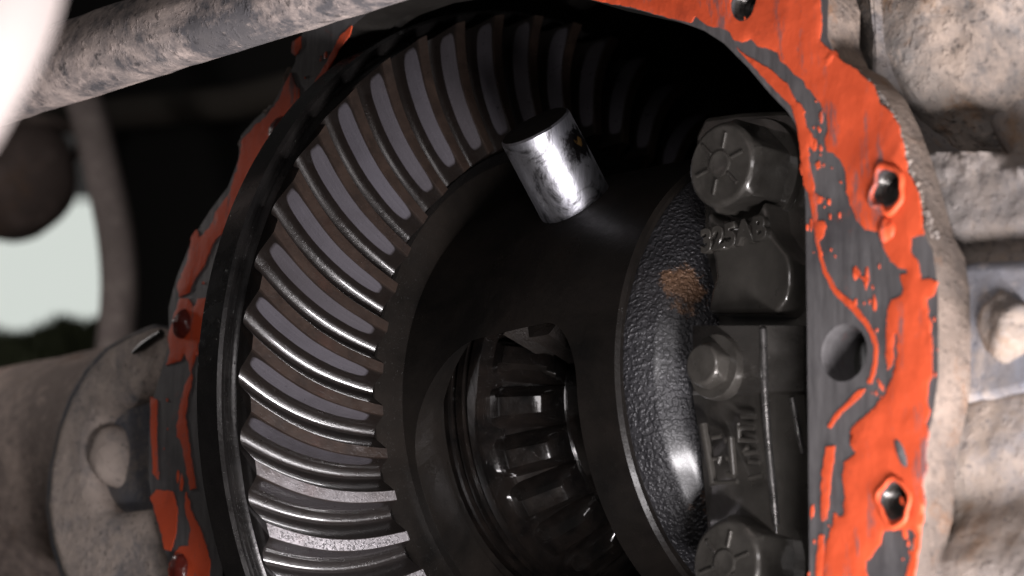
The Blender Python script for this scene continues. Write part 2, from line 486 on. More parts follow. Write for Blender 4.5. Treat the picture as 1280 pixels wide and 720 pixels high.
inn += [(0.912, -0.56), (0.80, -0.70), (0.60, -0.80), (0.31, -0.88), (-0.31, -0.88), (-0.62, -0.82), (-0.86, -0.62), (-0.93, -0.40), (-0.95, 0.0), (-0.93, 0.36), (-0.82, 0.60), (-0.70, 0.72)]
inn += [(p.x, p.z) for p in L((385, 128), (400, 98), (417, 66), (436, 36), (470, 8), (520, -10), (620, -26), (690, -16))]
inn_r = rough_line(inn, 0.05, 0.002)
# the outer edge of the flange is caked with dust, its face is scraped clean, its inner edge black
fl = prism('flange', [(x, FY, z) for x, z in outer], (0, 0.10, 0), [MAT['flange'], MAT['edge_dirt'], MAT['cavity']], H, smooth=32,
           holes=[[(x, FY, z) for x, z in inn_r]], midx=None)
for q in fl.data.polygons:
    if abs(q.normal.y) < 0.5 and any((Vector((x, z))*S - Vector((q.center.x, q.center.z+H.location.z))).length < 0.03*S for x, z in outer): q.material_index = 1
    elif abs(q.normal.y) < 0.5: q.material_index = 2
bolts = [(930, 5), (350, 165), (1110, 235), (230, 405), (1118, 626), (225, 712)]
def drill(o, c, r, depth, n=28):
    vs = [c + Vector((r*math.cos(2*PI*i/n), -0.04, r*math.sin(2*PI*i/n))) for i in range(n)]
    k = prism('drill', vs, (0, depth+0.04, 0), MAT['inner'], None, smooth=0)
    bpy.context.view_layer.update()
    cut(o, k)
for b in bolts: drill(fl, on_y(*b, FY), 0.033, 0.3)
hole_c = on_y(1055, 441, FY)
drill(fl, hole_c, 0.056, 0.3)
# bore of the drilled hole, and the threads in the bolt holes
lathe('drilled_hole', [(-0.006+0.008, 0.0575), (0.004, 0.0565), (0.28, 0.0565), (0.281, 0.002)], MAT['inner'], H, 40, (hole_c, (0, 1, 0)), caps=(False, True))
for i, b in enumerate(bolts):
    c = on_y(*b, FY)
    pr = [(0.004, 0.0335)]
    for k in range(9): pr += [(0.008+k*0.016, 0.0335), (0.016+k*0.016, 0.027)]
    pr += [(0.16, 0.027), (0.161, 0.001)]
    lathe('bolt_hole', pr, MAT['cap_machined'] if i in (0, 2, 4) else MAT['bolt'], H, 28, (c, (0, 1, 0)), smooth=20, caps=(False, True))

# the bowl behind the opening
def bowl():
    ring0 = [Vector((x, FY+0.12, z)) for x, z in inn]
    vs, fs = [], []
    n = len(ring0)
    steps = [(0.0, 1.0, 1.0), (0.10, 1.02, 1.08), (0.30, 1.04, 1.22), (0.64, 1.05, 1.32), (1.1, 1.03, 1.28), (1.45, 0.9, 1.05), (1.7, 0.6, 0.7), (1.8, 0.2, 0.25)]
    for dy, sx, sz in steps:
        for p in ring0: vs.append(Vector((p.x*sx, p.y+dy, p.z*sz)))
    for k in range(len(steps)-1):
        for i in range(n):
            fs.append((k*n+i, k*n+(i+1) % n, (k+1)*n+(i+1) % n, (k+1)*n+i))
    fs.append(tuple((len(steps)-1)*n+i for i in range(n)))
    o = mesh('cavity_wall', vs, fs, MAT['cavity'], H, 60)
    sd = o.modifiers.new('wall', 'SOLIDIFY'); sd.thickness = 0.05*S; sd.offset = 1.0
bowl()
# rounded inner lip seen at the upper left, wet and black
tube('inner_lip', arc_path([on_y(376, 168, FY+0.17), on_y(398, 122, FY+0.16), on_y(418, 78, FY+0.16), on_y(440, 40, FY+0.16), on_y(478, 8, FY+0.17)], 24), 0.045, MAT['case'], H)

# --- sealant left on the flange: torn patches, each a thin raised skin
def inside(p, loop):
    c = False
    n = len(loop)
    for i in range(n):
        a, d = loop[i], loop[i-1]
        if (a.y > p.y) != (d.y > p.y) and p.x < (d.x-a.x)*(p.y-a.y)/(d.y-a.y)+a.x: c = not c
    return c
def seg_dist(p, a, b):
    ab = b-a; t = max(0.0, min(1.0, (p-a).dot(ab)/max(ab.dot(ab), 1e-12)))
    return (p-a-ab*t).length
def patch(pts, h=0.0065, amp=2.0, step=3.2, label=None, smooth=65, holes=(), grid=0.013, flat=0.5):
    """a torn skin of sealant: outline from the photograph, uneven surface, feathered edge"""
    ol = [on_y(p.x, p.y, FY) for p in rough_line([Vector(p) for p in pts], step*0.8, amp*1.15)]
    loop = [Vector((p.x, p.z)) for p in ol]
    hl = []
    for (px, py, r) in holes:
        c = on_y(px, py, FY)
        hl.append([Vector((c.x+r*(1+0.18*noise.noise(Vector((math.cos(k*.31), math.sin(k*.31), px))))*math.cos(2*PI*k/20), c.z+r*1.05*math.sin(2*PI*k/20))) for k in range(20)])
    loops = [loop]+hl
    vs2, ed = [], []
    for l in loops:
        s = len(vs2); vs2 += l
        ed += [(s+i, s+(i+1) % len(l)) for i in range(len(l))]
    segs = [(l[i], l[(i+1) % len(l)]) for l in loops for i in range(len(l))]
    xs = [p.x for p in loop]; zs = [p.y for p in loop]
    nx, nz = int((max(xs)-min(xs))/grid)+1, int((max(zs)-min(zs))/grid)+1
    for i in range(nx):
        for k in range(nz):
            p = Vector((min(xs)+(i+0.5*(k % 2)+random.uniform(-.2, .2))*grid, min(zs)+(k+random.uniform(-.2, .2))*grid))
            if not inside(p, loop) or any(inside(p, q) for q in hl): continue
            if min(seg_dist(p, a_, b_) for a_, b_ in segs) < 0.0045: continue
            vs2.append(p)
    ov, oe, of, *_ = delaunay_2d_cdt(vs2, ed, [], 0, 1e-6)
    vs, fs = [], []
    n = len(ov)
    edge = [min(seg_dist(p, a_, b_) for a_, b_ in segs) < 1e-4 for p in ov]
    for p, e in zip(ov, edge):
        q = Vector((p.x, 0, p.y))
        k = h*(0.62+0.7*noise.fractal(q*11, 0.8, 2, 3)*flat)+0.0008*noise.noise(q*60)
        vs.append(Vector((p.x, FY-(0.0022 if e else max(0.0028, k)), p.y)))
    keep = []
    for f_ in of:
        c = sum((ov[i] for i in f_), Vector((0, 0)))/len(f_)
        if inside(c, loop) and not any(inside(c, q) for q in hl): keep.append(tuple(f_))
    cnt = {}
    for f_ in keep:
        for i in range(len(f_)):
            e = (f_[i], f_[(i+1) % len(f_)]); cnt[e] = cnt.get(e, 0)+1
    low = {}
    fs = list(keep)
    for (i, k) in list(cnt):
        if (k, i) not in cnt:
            for q in (i, k):
                if q not in low:
                    low[q] = len(vs); vs.append(Vector((vs[q].x, FY+0.001, vs[q].z)))
            fs.append((k, i, low[i], low[k]))
    me_off = H.location
    me = bpy.data.meshes.new('sealant_patch')
    me.from_pydata([v*S-me_off for v in vs], [], fs); me.validate(); me.update()
    bm = bmesh.new(); bm.from_mesh(me)
    for f_ in bm.faces:
        if abs(f_.normal.y) > 0.3 and f_.normal.y > 0: f_.normal_flip()
    bm.to_mesh(me); bm.free()
    for q in me.polygons: q.use_smooth = True
    me.set_sharp_from_angle(angle=math.radians(smooth))
    me.materials.append(MAT['sealant'])
    o = bpy.data.objects.new('sealant_patch', me); COL.objects.link(o); o.parent = H
    if label: o['label'] = label
    return o
def z7(*p): return [(850+a/2.977, b/2.977) for a, b in p]
def z8(*p): return [(850+a/2.977, 240+b/2.977) for a, b in p]
def z9(*p): return [(850+a/2.977, 480+b/2.977) for a, b in p]
def ccw(p): return p
# right side, upper: from the top corner down to the bolt and past the hole
patch([(728, -22), (735, -1), (800, 12), (850, 26), (862, 29)] + z7((45, 80), (60, 62), (95, 88), (100, 98), (150, 100), (190, 120), (204, 148), (232, 157), (265, 147), (290, 172), (330, 182), (365, 197),
      (377, 228), (402, 247), (430, 277), (455, 292), (470, 322), (500, 352), (527, 387), (547, 432), (552, 490), (540, 518), (546, 562), (577, 572), (602, 602), (617, 642), (624, 714))
      + z8((640, 55), (660, 102), (692, 142), (740, 146), (755, 200), (790, 262), (826, 288), (850, 292), (846, 308), (822, 312), (832, 352), (830, 385), (790, 402), (772, 450), (768, 560), (772, 660), (792, 640), (800, 530), (812, 520), (812, 600), (795, 690), (780, 714))
      + z9((770, 40), (722, 92), (682, 130), (642, 160), (634, 228), (660, 262), (640, 270), (614, 292), (606, 340), (616, 402), (610, 488), (598, 500), (580, 478), (571, 520), (546, 600), (532, 714), (530, 760), (700, 760), (690, 660), (715, 640), (748, 590), (760, 545), (860, 540), (880, 565), (862, 640), (842, 714), (835, 760), (870, 740), (905, 500), (912, 440), (900, 372), (920, 330), (916, 240), (928, 180), (915, 150), (933, 100), (920, 60), (925, 0))
      + z8((940, 690), (938, 560), (925, 450), (920, 402), (945, 385), (958, 335), (930, 322), (898, 326), (890, 272), (862, 222), (860, 172), (905, 160), (898, 60), (888, 0))
      + z7((850, 640), (835, 560), (815, 470), (790, 420), (745, 385), (720, 320), (660, 260), (600, 225), (560, 190), (520, 150), (530, 90), (522, 0), (520, -70)),
      0.006, 1.6, 3.0, 'broad torn orange sealant skin down the right side of the flange', holes=((1110, 235, 0.036), (1118, 626, 0.035), (930, 5, 0.035)))
# thin lines and islands on the right
patch(z7((210, 178), (245, 205), (282, 225), (312, 245), (345, 262), (372, 290), (398, 310), (412, 335), (432, 378), (448, 385), (466, 415), (462, 430), (470, 470), (492, 500), (500, 540), (492, 552), (478, 545), (480, 600), (500, 690), (498, 714))
      + z8((512, 10), (530, 20), (528, 40), (508, 45), (512, 110), (538, 108), (545, 130), (530, 175), (518, 180), (530, 240), (545, 290), (585, 360), (650, 415), (695, 475), (722, 520), (738, 570), (735, 640), (715, 714), (700, 714), (722, 640), (724, 575), (705, 520), (680, 488), (640, 440), (575, 380), (535, 300), (508, 190), (490, 60), (480, 0))
      + z7((462, 690), (450, 560), (436, 460), (415, 395), (350, 330), (290, 265), (235, 205)), 0.006, 0.8, 2.5, 'thin broken sealant line along the inner edge of the flange')
patch(z7((505, 612), (520, 600), (525, 620), (512, 632)), 0.006, 0.4, 2)
patch(z8((652, 295), (664, 286), (672, 300), (668, 312), (685, 318), (702, 318), (703, 332), (690, 338), (676, 322), (658, 312)), 0.006, 0.5, 2)
patch(z9((545, 235), (575, 232), (574, 270), (565, 330), (560, 390), (555, 450), (545, 500), (530, 510), (526, 440), (530, 330)), 0.005, 1.2, 2.5)
patch(z9((690, 20), (672, 48), (640, 75), (600, 110), (560, 165), (550, 160), (580, 110), (630, 62), (668, 20)), 0.004, 0.8, 2.5)
patch(z9((520, 560), (535, 560), (538, 640), (525, 740), (505, 760), (508, 660)), 0.005, 1.0, 2.5)
def flecks():
    random.seed(11)
    vs, fs = [], []
    spots = [(1000, 170, 1030, 330), (1020, 200, 1075, 360), (1060, 330, 1100, 420), (1010, 560, 1050, 720), (1150, 330, 1172, 520), (1090, 470, 1110, 500), (905, 22, 985, 58), (1002, 100, 1030, 200),
             (190, 490, 240, 620), (215, 370, 262, 450), (225, 300, 300, 360), (372, 60, 420, 130), (1060, 620, 1100, 700), (1125, 600, 1150, 700)]
    for k in range(120):
        x0, y0, x1, y1 = random.choice(spots)
        c = on_y(random.uniform(x0, x1), random.uniform(y0, y1), FY)
        r = 0.0015+0.007*random.random()**4; e = random.uniform(0.8, 3.5); m = 7
        s = len(vs)
        for h, q in ((0.0004, 1.0), (-0.002, 0.75)):
            for i in range(m):
                w = r*q*random.uniform(0.6, 1.3)
                vs.append(c+Vector((w*math.cos(2*PI*i/m), h, w*e*math.sin(2*PI*i/m))))
        fs.append(tuple(s+m+i for i in range(m)))
        for i in range(m): fs.append((s+i, s+(i+1) % m, s+m+(i+1) % m, s+m+i))
    o = mesh('sealant_flecks', vs, fs, MAT['sealant'], H, 60); o['kind'] = 'stuff'
flecks()
# beads squeezed up round the right-hand bolt holes
def bead(px, py, w, r, h=0.02):
    c = on_y(px, py, FY-0.006)
    pr = []
    for k in range(9):
        a = PI*k/8
        pr.append((-h*math.sin(a), r + w*(0.5-0.5*math.cos(a))*2 - w))
    vs, fs = [], []
    n = 36
    for x, rr in pr:
        for i in range(n):
            a = 2*PI*i/n
            q = 1+0.35*noise.noise(Vector((math.cos(a)*1.3, math.sin(a)*1.3, px*0.1)))
            vs.append(c+Vector((rr*q*math.cos(a), x*(1+0.5*noise.noise(Vector((math.cos(a), math.sin(a), py*.1)))), rr*q*math.sin(a)*1.15)))
    m = len(pr)
    for j in range(m-1):
        for i in range(n): fs.append((j*n+i, j*n+(i+1) % n, (j+1)*n+(i+1) % n, (j+1)*n+i))
    mesh('sealant_bead', vs, fs, MAT['sealant'], H, 70)
bead(1110, 236, 0.006, 0.037, 0.008)
bead(1118, 626, 0.005, 0.036, 0.006)
def blob(px, py, rx, rz, h, mat, name, parent, y=FY, rot=0.0, lump=0.15, nseg=32, rings=10, label=None):
    """a rounded lump sitting on the plane y"""
    c = on_y(px, py, y)
    vs, fs = [], []
    for k in range(rings+1):
        a = 0.5*PI*k/rings
        for i in range(nseg):
            b = 2*PI*i/nseg
            q = 1+lump*noise.noise(Vector((math.cos(b)*math.cos(a)*1.7, math.sin(b)*math.cos(a)*1.7, k*0.13+px*0.7)))
            u, w = rx*math.cos(a)*math.cos(b)*q, rz*math.cos(a)*math.sin(b)*q
            vs.append(c+Vector((u*math.cos(rot)-w*math.sin(rot), -h*math.sin(a)*q + 0.004, u*math.sin(rot)+w*math.cos(rot))))
    for k in range(rings):
        for i in range(nseg): fs.append((k*nseg+i, k*nseg+(i+1) % nseg, (k+1)*nseg+(i+1) % nseg, (k+1)*nseg+i))
    fs.append(tuple(range(nseg)))
    o = mesh(name, vs, fs, mat, parent, 70)
    if label: o['label'] = label
    return o
blob(1109, 288, 0.022, 0.026, 0.018, MAT['sealant'], 'sealant_blob', H)
blob(1127, 566, 0.012, 0.035, 0.012, MAT['flange'], 'sealant_blob', H, rot=0.4)
blob(1036, 74, 0.022, 0.02, 0.009, MAT['sealant'], 'sealant_blob', H)
# left side
patch([(364, 90), (372, 110), (376, 140), (374, 170), (352, 196), (327, 208), (312, 236), (301, 262), (282, 286), (266, 306), (255, 334), (246, 346), (237, 364), (224, 371),
       (222, 358), (236, 322), (239, 298), (247, 288), (250, 298), (263, 284), (271, 264), (289, 238), (299, 204), (303, 176), (318, 158), (332, 148), (346, 130), (354, 112)], 0.0042, 1.8, 2.6,
      'dark red sealant strip up the left side of the flange')
patch([(440, 32), (426, 45), (408, 80), (396, 98), (387, 118), (392, 119), (403, 102), (412, 84), (424, 62), (439, 42)], 0.0042, 0.8, 2.4)
patch([(366, 52), (376, 46), (377, 60), (370, 70), (365, 66)], 0.004, 0.6, 2.4)
patch([(226, 372), (216, 400), (211, 422), (213, 442), (208, 457), (226, 451), (231, 442), (236, 452), (241, 474), (236, 497), (232, 520), (236, 548), (240, 580), (246, 610), (238, 612), (232, 580), (227, 552), (221, 545), (226, 500),
       (233, 478), (238, 470), (246, 440), (252, 420), (258, 372), (247, 373), (243, 384), (236, 372)], 0.0042, 1.4, 2.4, 'narrow broken red sealant strip beside the ring gear')
patch([(189, 496), (197, 500), (196, 545), (198, 600), (192, 592), (189, 540)], 0.004, 0.9, 2.4)
patch([(189, 622), (197, 612), (216, 613), (222, 636), (221, 664), (214, 690), (206, 686), (198, 652)], 0.0042, 1.4, 2.4, 'torn red sealant flap low on the left of the flange')
patch([(233, 614), (240, 640), (254, 668), (263, 700), (262, 735), (212, 735), (212, 704), (224, 684), (236, 682), (239, 660), (232, 640)], 0.0042, 1.4, 2.4)
for px, py in ((350, 165), (230, 405), (226, 711)):
    blob(px, py, 0.036, 0.040, 0.030, MAT['plug'], 'sealant_plug', H, label='dark glossy plug of sealant in the bolt hole')
# tan mud on the outer left edge
for px, py, rx, rz in ((307, 182, 0.016, 0.026), (340, 141, 0.024, 0.014), (361, 100, 0.012, 0.026)):
    blob(px-1, py-2, rx, rz, 0.016, MAT['tan_dust'], 'mud_lump', H, y=FY+0.012, lump=0.6)

# --- dirty outside of the casting, right of the flange
def relief(name, x0, x1, y0, y1, base, f, mat, nx=70, ny=100, back=0.25, parent=H, label=None):
    """a lumpy casting face: grid over the area, pushed towards the viewer by f(px, py), closed at the back"""
    vs, fs = [], []
    for j in range(ny+1):
        for i in range(nx+1):
            px, py = x0+(x1-x0)*i/nx, y0+(y1-y0)*j/ny
            p = on_y(px, py, base)
            q = p + Vector((0, -f(px, py), 0))
            d = noise.fractal(q*6.0, 0.9, 2.0, 4)*0.007 + noise.fractal(q*24.0, 0.9, 2.0, 3)*0.0022
            q = q + Vector((0, -d, 0))
            q.x = max(q.x, 0.985 + 0.0006*i)
            vs.append(q)
    for j in range(ny):
        for i in range(nx):
            a = j*(nx+1)+i
            fs.append((a, a+1, a+nx+2, a+nx+1))
    rim = [i for i in range(nx+1)] + [j*(nx+1)+nx for j in range(1, ny+1)] + [ny*(nx+1)+i for i in range(nx-1, -1, -1)] + [j*(nx+1) for j in range(ny-1, 0, -1)]
    k = len(vs)
    for i in rim: vs.append(Vector((vs[i].x, base+back, vs[i].z)))
    m = len(rim)
    for i in range(m): fs.append((rim[i], k+i, k+(i+1) % m, rim[(i+1) % m]))
    fs.append(tuple(range(k, k+m)))
    o = mesh(name, vs, fs, mat, parent, 70)
    if label: o['label'] = label
    return o
def sstep(a, b, x):
    t = max(0.0, min(1.0, (x-a)/(b-a))); return t*t*(3-2*t)
def poly_at(pts, y):
    if y <= pts[0][1]: return pts[0][0]
    for (xa, ya), (xb, yb) in zip(pts, pts[1:]):
        if y <= yb: return xa+(xb-xa)*(y-ya)/(yb-ya)
    return pts[-1][0]
lip_edge = [(1074, -60), (1076, 0), (1082, 40), (1092, 72), (1118, 100), (1148, 150), (1166, 180), (1200, 205), (1240, 205), (1300, 196)]
def f_lip(px, py):
    e = poly_at(lip_edge, py)
    v = 0.13*(1-sstep(e-8, e+30, px))                       # the lip behind the flange
    if py > 180: v = max(v, 0.13*sstep(176, 236, py + 14*noise.noise(Vector((px*0.03, py*0.03, 1)))))   # the mud ledge
    v -= 0.22*math.exp(-((px-e-34)/30)**2)*sstep(50, 120, py)*(1-sstep(186, 216, py+10*noise.noise(Vector((px*0.05, py*0.05, 2)))))   # crevice below the tube swell
    v -= 0.055*sstep(304, 332, py - (px-1180)*(-0.10))           # step down under the ledge
    v += 0.08*sstep(486, 534, py + (px-1180)*0.16)           # swell below the pad
    v -= 0.045*math.exp(-((py-640-(px-1200)*-0.15)/34)**2)
    v += 0.02*sstep(670, 720, py)
    g = math.exp(-((py-214)/22)**2)*sstep(1168, 1190, px)                # rubble of mud along the ledge
    v += g*(0.030*max(0.0, noise.noise(Vector((px*0.075, py*0.09, 5))))+0.018*max(0.0, noise.noise(Vector((px*0.19, py*0.2, 8)))))
    return v
relief('casting_face', 1015, 1420, -70, 790, FY+0.26, f_lip, MAT['tan_dust'], 90, 150,
       label='dust caked outside of the casting right of the flange')
MATB = MAT['rusty_dust']
# big dusty barrel at the upper right
def barrel():
    vs, fs = [], []
    c = on_y(1268, 22, -0.20)
    nu, nv = 96, 64
    ax = (CR*0.86 + CU*0.42).normalized()
    for j in range(nv+1):
        b = PI*j/nv
        for i in range(nu):
            a = 2*PI*i/nu
            d = Vector((math.sin(b)*math.cos(a), math.sin(b)*math.sin(a), math.cos(b)))
            q = Vector((d.x*0.40, d.y*0.31, d.z*0.325))
            p = c+q
            p += d*(noise.fractal(p*7, 0.8, 2, 5)*0.016 + noise.fractal(p*30, 0.9, 2, 3)*0.006)
            vs.append(p)
    for j in range(nv):
        for i in range(nu): fs.append((j*nu+i, j*nu+(i+1) % nu, (j+1)*nu+(i+1) % nu, (j+1)*nu+i))
    mesh('tube_swell', vs, fs, MATB, H, 80)
barrel()
pprism('mounting_pad', [(1184, 334), (1215, 326), (1340, 322), (1340, 485), (1280, 492), (1215, 506), (1188, 508)], FY+0.10, FY+0.4, MAT['pad'], H, bevel=0.02, segs=3)
blob(1260, 410, 0.056, 0.070, 0.05, MAT['tan_dust'], 'pad_bolt', H, y=FY+0.10, lump=0.3, label='mud caked round bolt head on the blue grey pad')
for i, (px, py, r) in enumerate(((1178, 508, 0.016), (1172, 530, 0.014))):
    blob(px, py, r*1.4, r, r*0.9, MAT['tan_dust'], 'mud_lump', H, y=FY+0.15, lump=0.22, rot=i*0.7)
rb = []
random.seed(3)
for i in range(150):                                            # raised crumbs along the casting edge
    t = random.random()
    px = poly_at([(1064, 88), (1092, 115), (1112, 152), (1128, 195), (1150, 265), (1168, 300)], 88+t*212)+random.uniform(0, 9)
    py = 88+t*212
    c = on_y(px, py, FY+0.012); r = random.uniform(0.003, 0.008)
    for dx, dy, dz in ((1, 0, 0), (-1, 0, 0), (0, 1, 0), (0, -1, 0), (0, 0, 1), (0, 0, -1)):
        rb.append(c+Vector((dx*r*random.uniform(.7, 1.4), dy*r, dz*r*random.uniform(.7, 1.4))))
fs = []
for i in range(0, len(rb), 6):
    for a in (0, 1):
        for b in (2, 3):
            for d in (4, 5): fs.append((i+a, i+b, i+d))
o = mesh('edge_crumbs', rb, fs, MAT['tan_dust'], H, 90); o['kind'] = 'stuff'

# --- left of the flange: the axle tube and its bolt lug
tl = []
for k in range(60):
    x = -1.42-k*0.05
    r = 0.40 + 0.03*math.exp(-((x+1.5)/0.12)**2) + 0.004*noise.noise(Vector((x*5, 0, 0)))
    tl.append((x, r))
o = lathe('axle_tube', tl, MAT['brown_dust'], H, 96, smooth=60)
o['label'] = 'brown dusty axle tube at the lower left'
ear = [(190, 404), (160, 416), (128, 434), (104, 460), (84, 495), (69, 535), (58, 585), (54, 635), (60, 680), (72, 720), (90, 760), (160, 800), (216, 800), (214, 700), (200, 655), (188, 636), (186, 560), (192, 495), (203, 458), (210, 420)]
pocket = [(184, 493), (166, 500), (141, 508), (124, 522), (113, 545), (110, 572), (112, 604), (122, 630), (138, 640), (160, 637), (186, 633)]
def ears():
    y0 = FY+0.06
    # solid body of the lug behind, and the raised rim in front of it with the pocket left open
    pprism('lug_web', [(p[0]*0.99+2, p[1]) for p in ear], y0+0.055, y0+0.30, MAT['lug_pocket'], H, bevel=0.01)
    rim = [(184, 493), (166, 500), (141, 508), (124, 522), (113, 545), (110, 572), (112, 604), (122, 630), (138, 640), (160, 637), (186, 633), (200, 655), (214, 700), (216, 800),
           (160, 800), (90, 760), (72, 720), (60, 680), (54, 635), (58, 585), (69, 535), (84, 495), (104, 460), (128, 434), (160, 416), (190, 404), (210, 420), (203, 458)]
    o = pprism('lug_rim', rim, y0, y0+0.10, MAT['lug'], H, bevel=0.045, segs=5)
    o['label'] = 'grey brown cast lug with a pocket for its bolt'
    blob(146, 572, 0.058, 0.086, 0.085, MAT['lug'], 'lug_bolt', H, y=y0+0.055, lump=0.12, rot=0.08, label='rounded dusty bolt head in the lug pocket')
    tube('casting_scar', [on_y(164, 444, y0+0.01), on_y(180, 432, y0-0.003), on_y(202, 416, y0-0.01)], [0.006, 0.014, 0.01], MAT['cavity'], H, 10)
ears()

# ------------------------------------------------------------------ ring gear
NT_ = 46
PITCH_D = 360/NT_
def ring_gear():
    R = thing('ring_gear', 'large dark ring gear with curved teeth and grey worn flanks', 'ring gear', (-0.45, 0, 0))
    lathe('gear_rim', [(-0.325, 0.688), (-0.34, 0.680), (-0.432, 0.9905), (-0.440, 1.003), (-0.447, 1.008), (-0.447, 1.016), (-0.442, 1.020), (-0.434, 1.032), (-0.430, 1.040), (-0.437, 1.0475),
                       (-0.510, 1.0475), (-0.518, 1.040), (-0.522, 0.95), (-0.62, 0.95), (-0.62, 0.62), (-0.40, 0.62), (-0.37, 0.64), (-0.325, 0.688)], MAT['rim'], R, 240, smooth=24)
    sn = [-.5, -.46, -.42, -.39, -.365, -.34, -.31, -.27, -.23, -.19, -.155, -.13, -.117, -.11, -.05, 0, .05, .10, .11, .12, .14, .18, .23, .28, .33, .37, .40, .43, .46, .48, .5]
    def prof(s):
        # height of the tooth across one pitch: flat land, near-straight flanks, round root
        if s > 0.455: s -= 1.0
        if -.11 <= s <= .11: return 1.0
        if s > .11: return root(s-0.11, 0.345)
        if s < -.11: return root(-s-0.11, 0.435-.0)
    def root(d, w):
        # d: distance from the land, w: distance from the land to the bottom of the root
        if w > .4:
            f, e = 0.245, 0.435
        else:
            f, e = 0.235, 0.345
        if d < f: return 1-0.84*(d/f)**1.08
        t = min(1.0, (d-f)/(e-f))
        return 0.16*(1-t)**2
    nu = 26
    nrm = Vector((0.963, 0.27))
    vs, uv, fs = [], [], []
    nv = len(sn)
    for k in range(nu):
        u = k/(nu-1)
        r0 = 1.0 + (0.695-1.0)*u; x0 = -0.420 + (-0.319+0.420)*u
        dep = 0.072 + (0.056-0.072)*u
        for m, s in enumerate(sn):
            h = prof(s)*dep
            cut_ = 1.0
            x, r = x0+nrm.x*h, r0+nrm.y*h
            a = -8.7*u - 1.15*math.sin(PI*u) + s*PITCH_D
            vs.append(polar(x, r, a)); uv.append((u, 0.5+s))
    for k in range(nu-1):
        for m in range(nv-1):
            fs.append((k*nv+m, k*nv+m+1, (k+1)*nv+m+1, (k+1)*nv+m))
    for k in (0, nu-1):                                          # the two end faces, down into the rim
        u = k/(nu-1)
        r0 = 1.0 + (0.695-1.0)*u; x0 = -0.420 + (-0.319+0.420)*u
        b0 = len(vs)
        for m, s in enumerate(sn):
            a = -8.7*u + s*PITCH_D
            vs.append(polar(x0-0.035, r0-0.012, a)); uv.append((u, 0))
        for m in range(nv-1): fs.append((k*nv+m, k*nv+m+1, b0+m+1, b0+m))
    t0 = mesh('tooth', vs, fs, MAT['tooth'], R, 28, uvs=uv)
    # put the mesh about the axle axis so copies only need a turn
    off = R.location
    for vv in t0.data.vertices: vv.co = vv.co + Vector((off.x, 0, 0))
    t0.location = (-off.x, 0, 0)
    base = 19.3
    for k in range(NT_):
        o = t0 if k == 0 else t0.copy()
        if k: COL.objects.link(o)
        o.parent = R
        o.rotation_euler = (-math.radians(base+k*PITCH_D), 0, 0)
ring_gear()

# ------------------------------------------------------------------ differential case
WIN = -40.0                                                      # direction the window looks to
def diff_case():
    R = thing('differential_case', 'black oil wet differential case with an open window', 'gear case', (0, 0, 0))
    prof = [(-0.60, 0.30), (-0.60, 0.61), (-0.40, 0.61), (-0.395, 0.672), (-0.352, 0.672), (-0.352, 0.5745), (-0.20, 0.573), (-0.10, 0.571), (0.0, 0.570), (0.15, 0.568), (0.322, 0.565), (0.330, 0.556),
            (0.335, 0.30), (0.21, 0.30), (0.21, 0.44), (0.19, 0.47), (0.10, 0.485), (-0.20, 0.485), (-0.338, 0.485), (-0.340, 0.456), (-0.41, 0.456), (-0.41, 0.30), (-0.60, 0.30)]
    sh = lathe('case_shell', prof, MAT['case'], R, 200, smooth=30)
    d = Vector((0, -math.cos(math.radians(WIN)), math.sin(math.radians(WIN))))
    t = Vector((0, math.sin(math.radians(WIN)), math.cos(math.radians(WIN))))   # towards larger angle
    def corner(cx, ct, r, a0, a1, n=12):
        return [(cx+r*math.cos(math.radians(a0+(a1-a0)*i/n)), ct+r*1.0*math.sin(math.radians(a0+(a1-a0)*i/n))) for i in range(n+1)]
    ol = corner(0.10, 0.335, 0.11, 0, 90) + corner(-0.10, 0.215, 0.225, 90, 180) + corner(-0.075, -0.19, 0.25, 180, 270) + corner(0.10, -0.34, 0.11, 270, 360)
    k = prism('cutter', [Vector((x, 0, 0))+t*v+d*0.12 for x, v in ol], d*0.9, MAT['case'], None, smooth=0)
    bpy.context.view_layer.update()
    cut(sh, k)
    b = sh.modifiers.new('bevel', 'BEVEL'); b.width = 0.006*S; b.segments = 2; b.limit_method = 'ANGLE'; b.angle_limit = math.radians(40)
    hub = [(0.30, 0.50), (0.318, 0.547), (0.335, 0.545), (0.36, 0.535), (0.395, 0.515), (0.43, 0.482), (0.46, 0.44), (0.48, 0.40), (0.495, 0.35), (0.505, 0.30), (0.53, 0.27), (0.80, 0.26), (0.80, 0.10)]
    n = 260
    vs, fs = [], []
    pr = []
    for (xa, ra), (xb, rb_) in zip(hub, hub[1:]):
        for j in range(5): pr.append((xa+(xb-xa)*j/5, ra+(rb_-ra)*j/5))
    for x, r in pr:
        for i in range(n):
            p = polar(x, r, 360*i/n)
            q = noise.fractal(p*7, 0.9, 2, 2)*0.003
            vs.append(polar(x+q*0.7, r+q, 360*i/n))
    for j in range(len(pr)-1):
        for i in range(n): fs.append((j*n+i, j*n+(i+1) % n, (j+1)*n+(i+1) % n, (j+1)*n+i))
    fs.append(tuple(range(n)))
    fs.append(tuple((len(pr)-1)*n+i for i in range(n)))
    o = mesh('case_hub', vs, fs, MAT['hub'], R, 60)
    o['label'] = 'rough cast shoulder with rust spots'
diff_case()

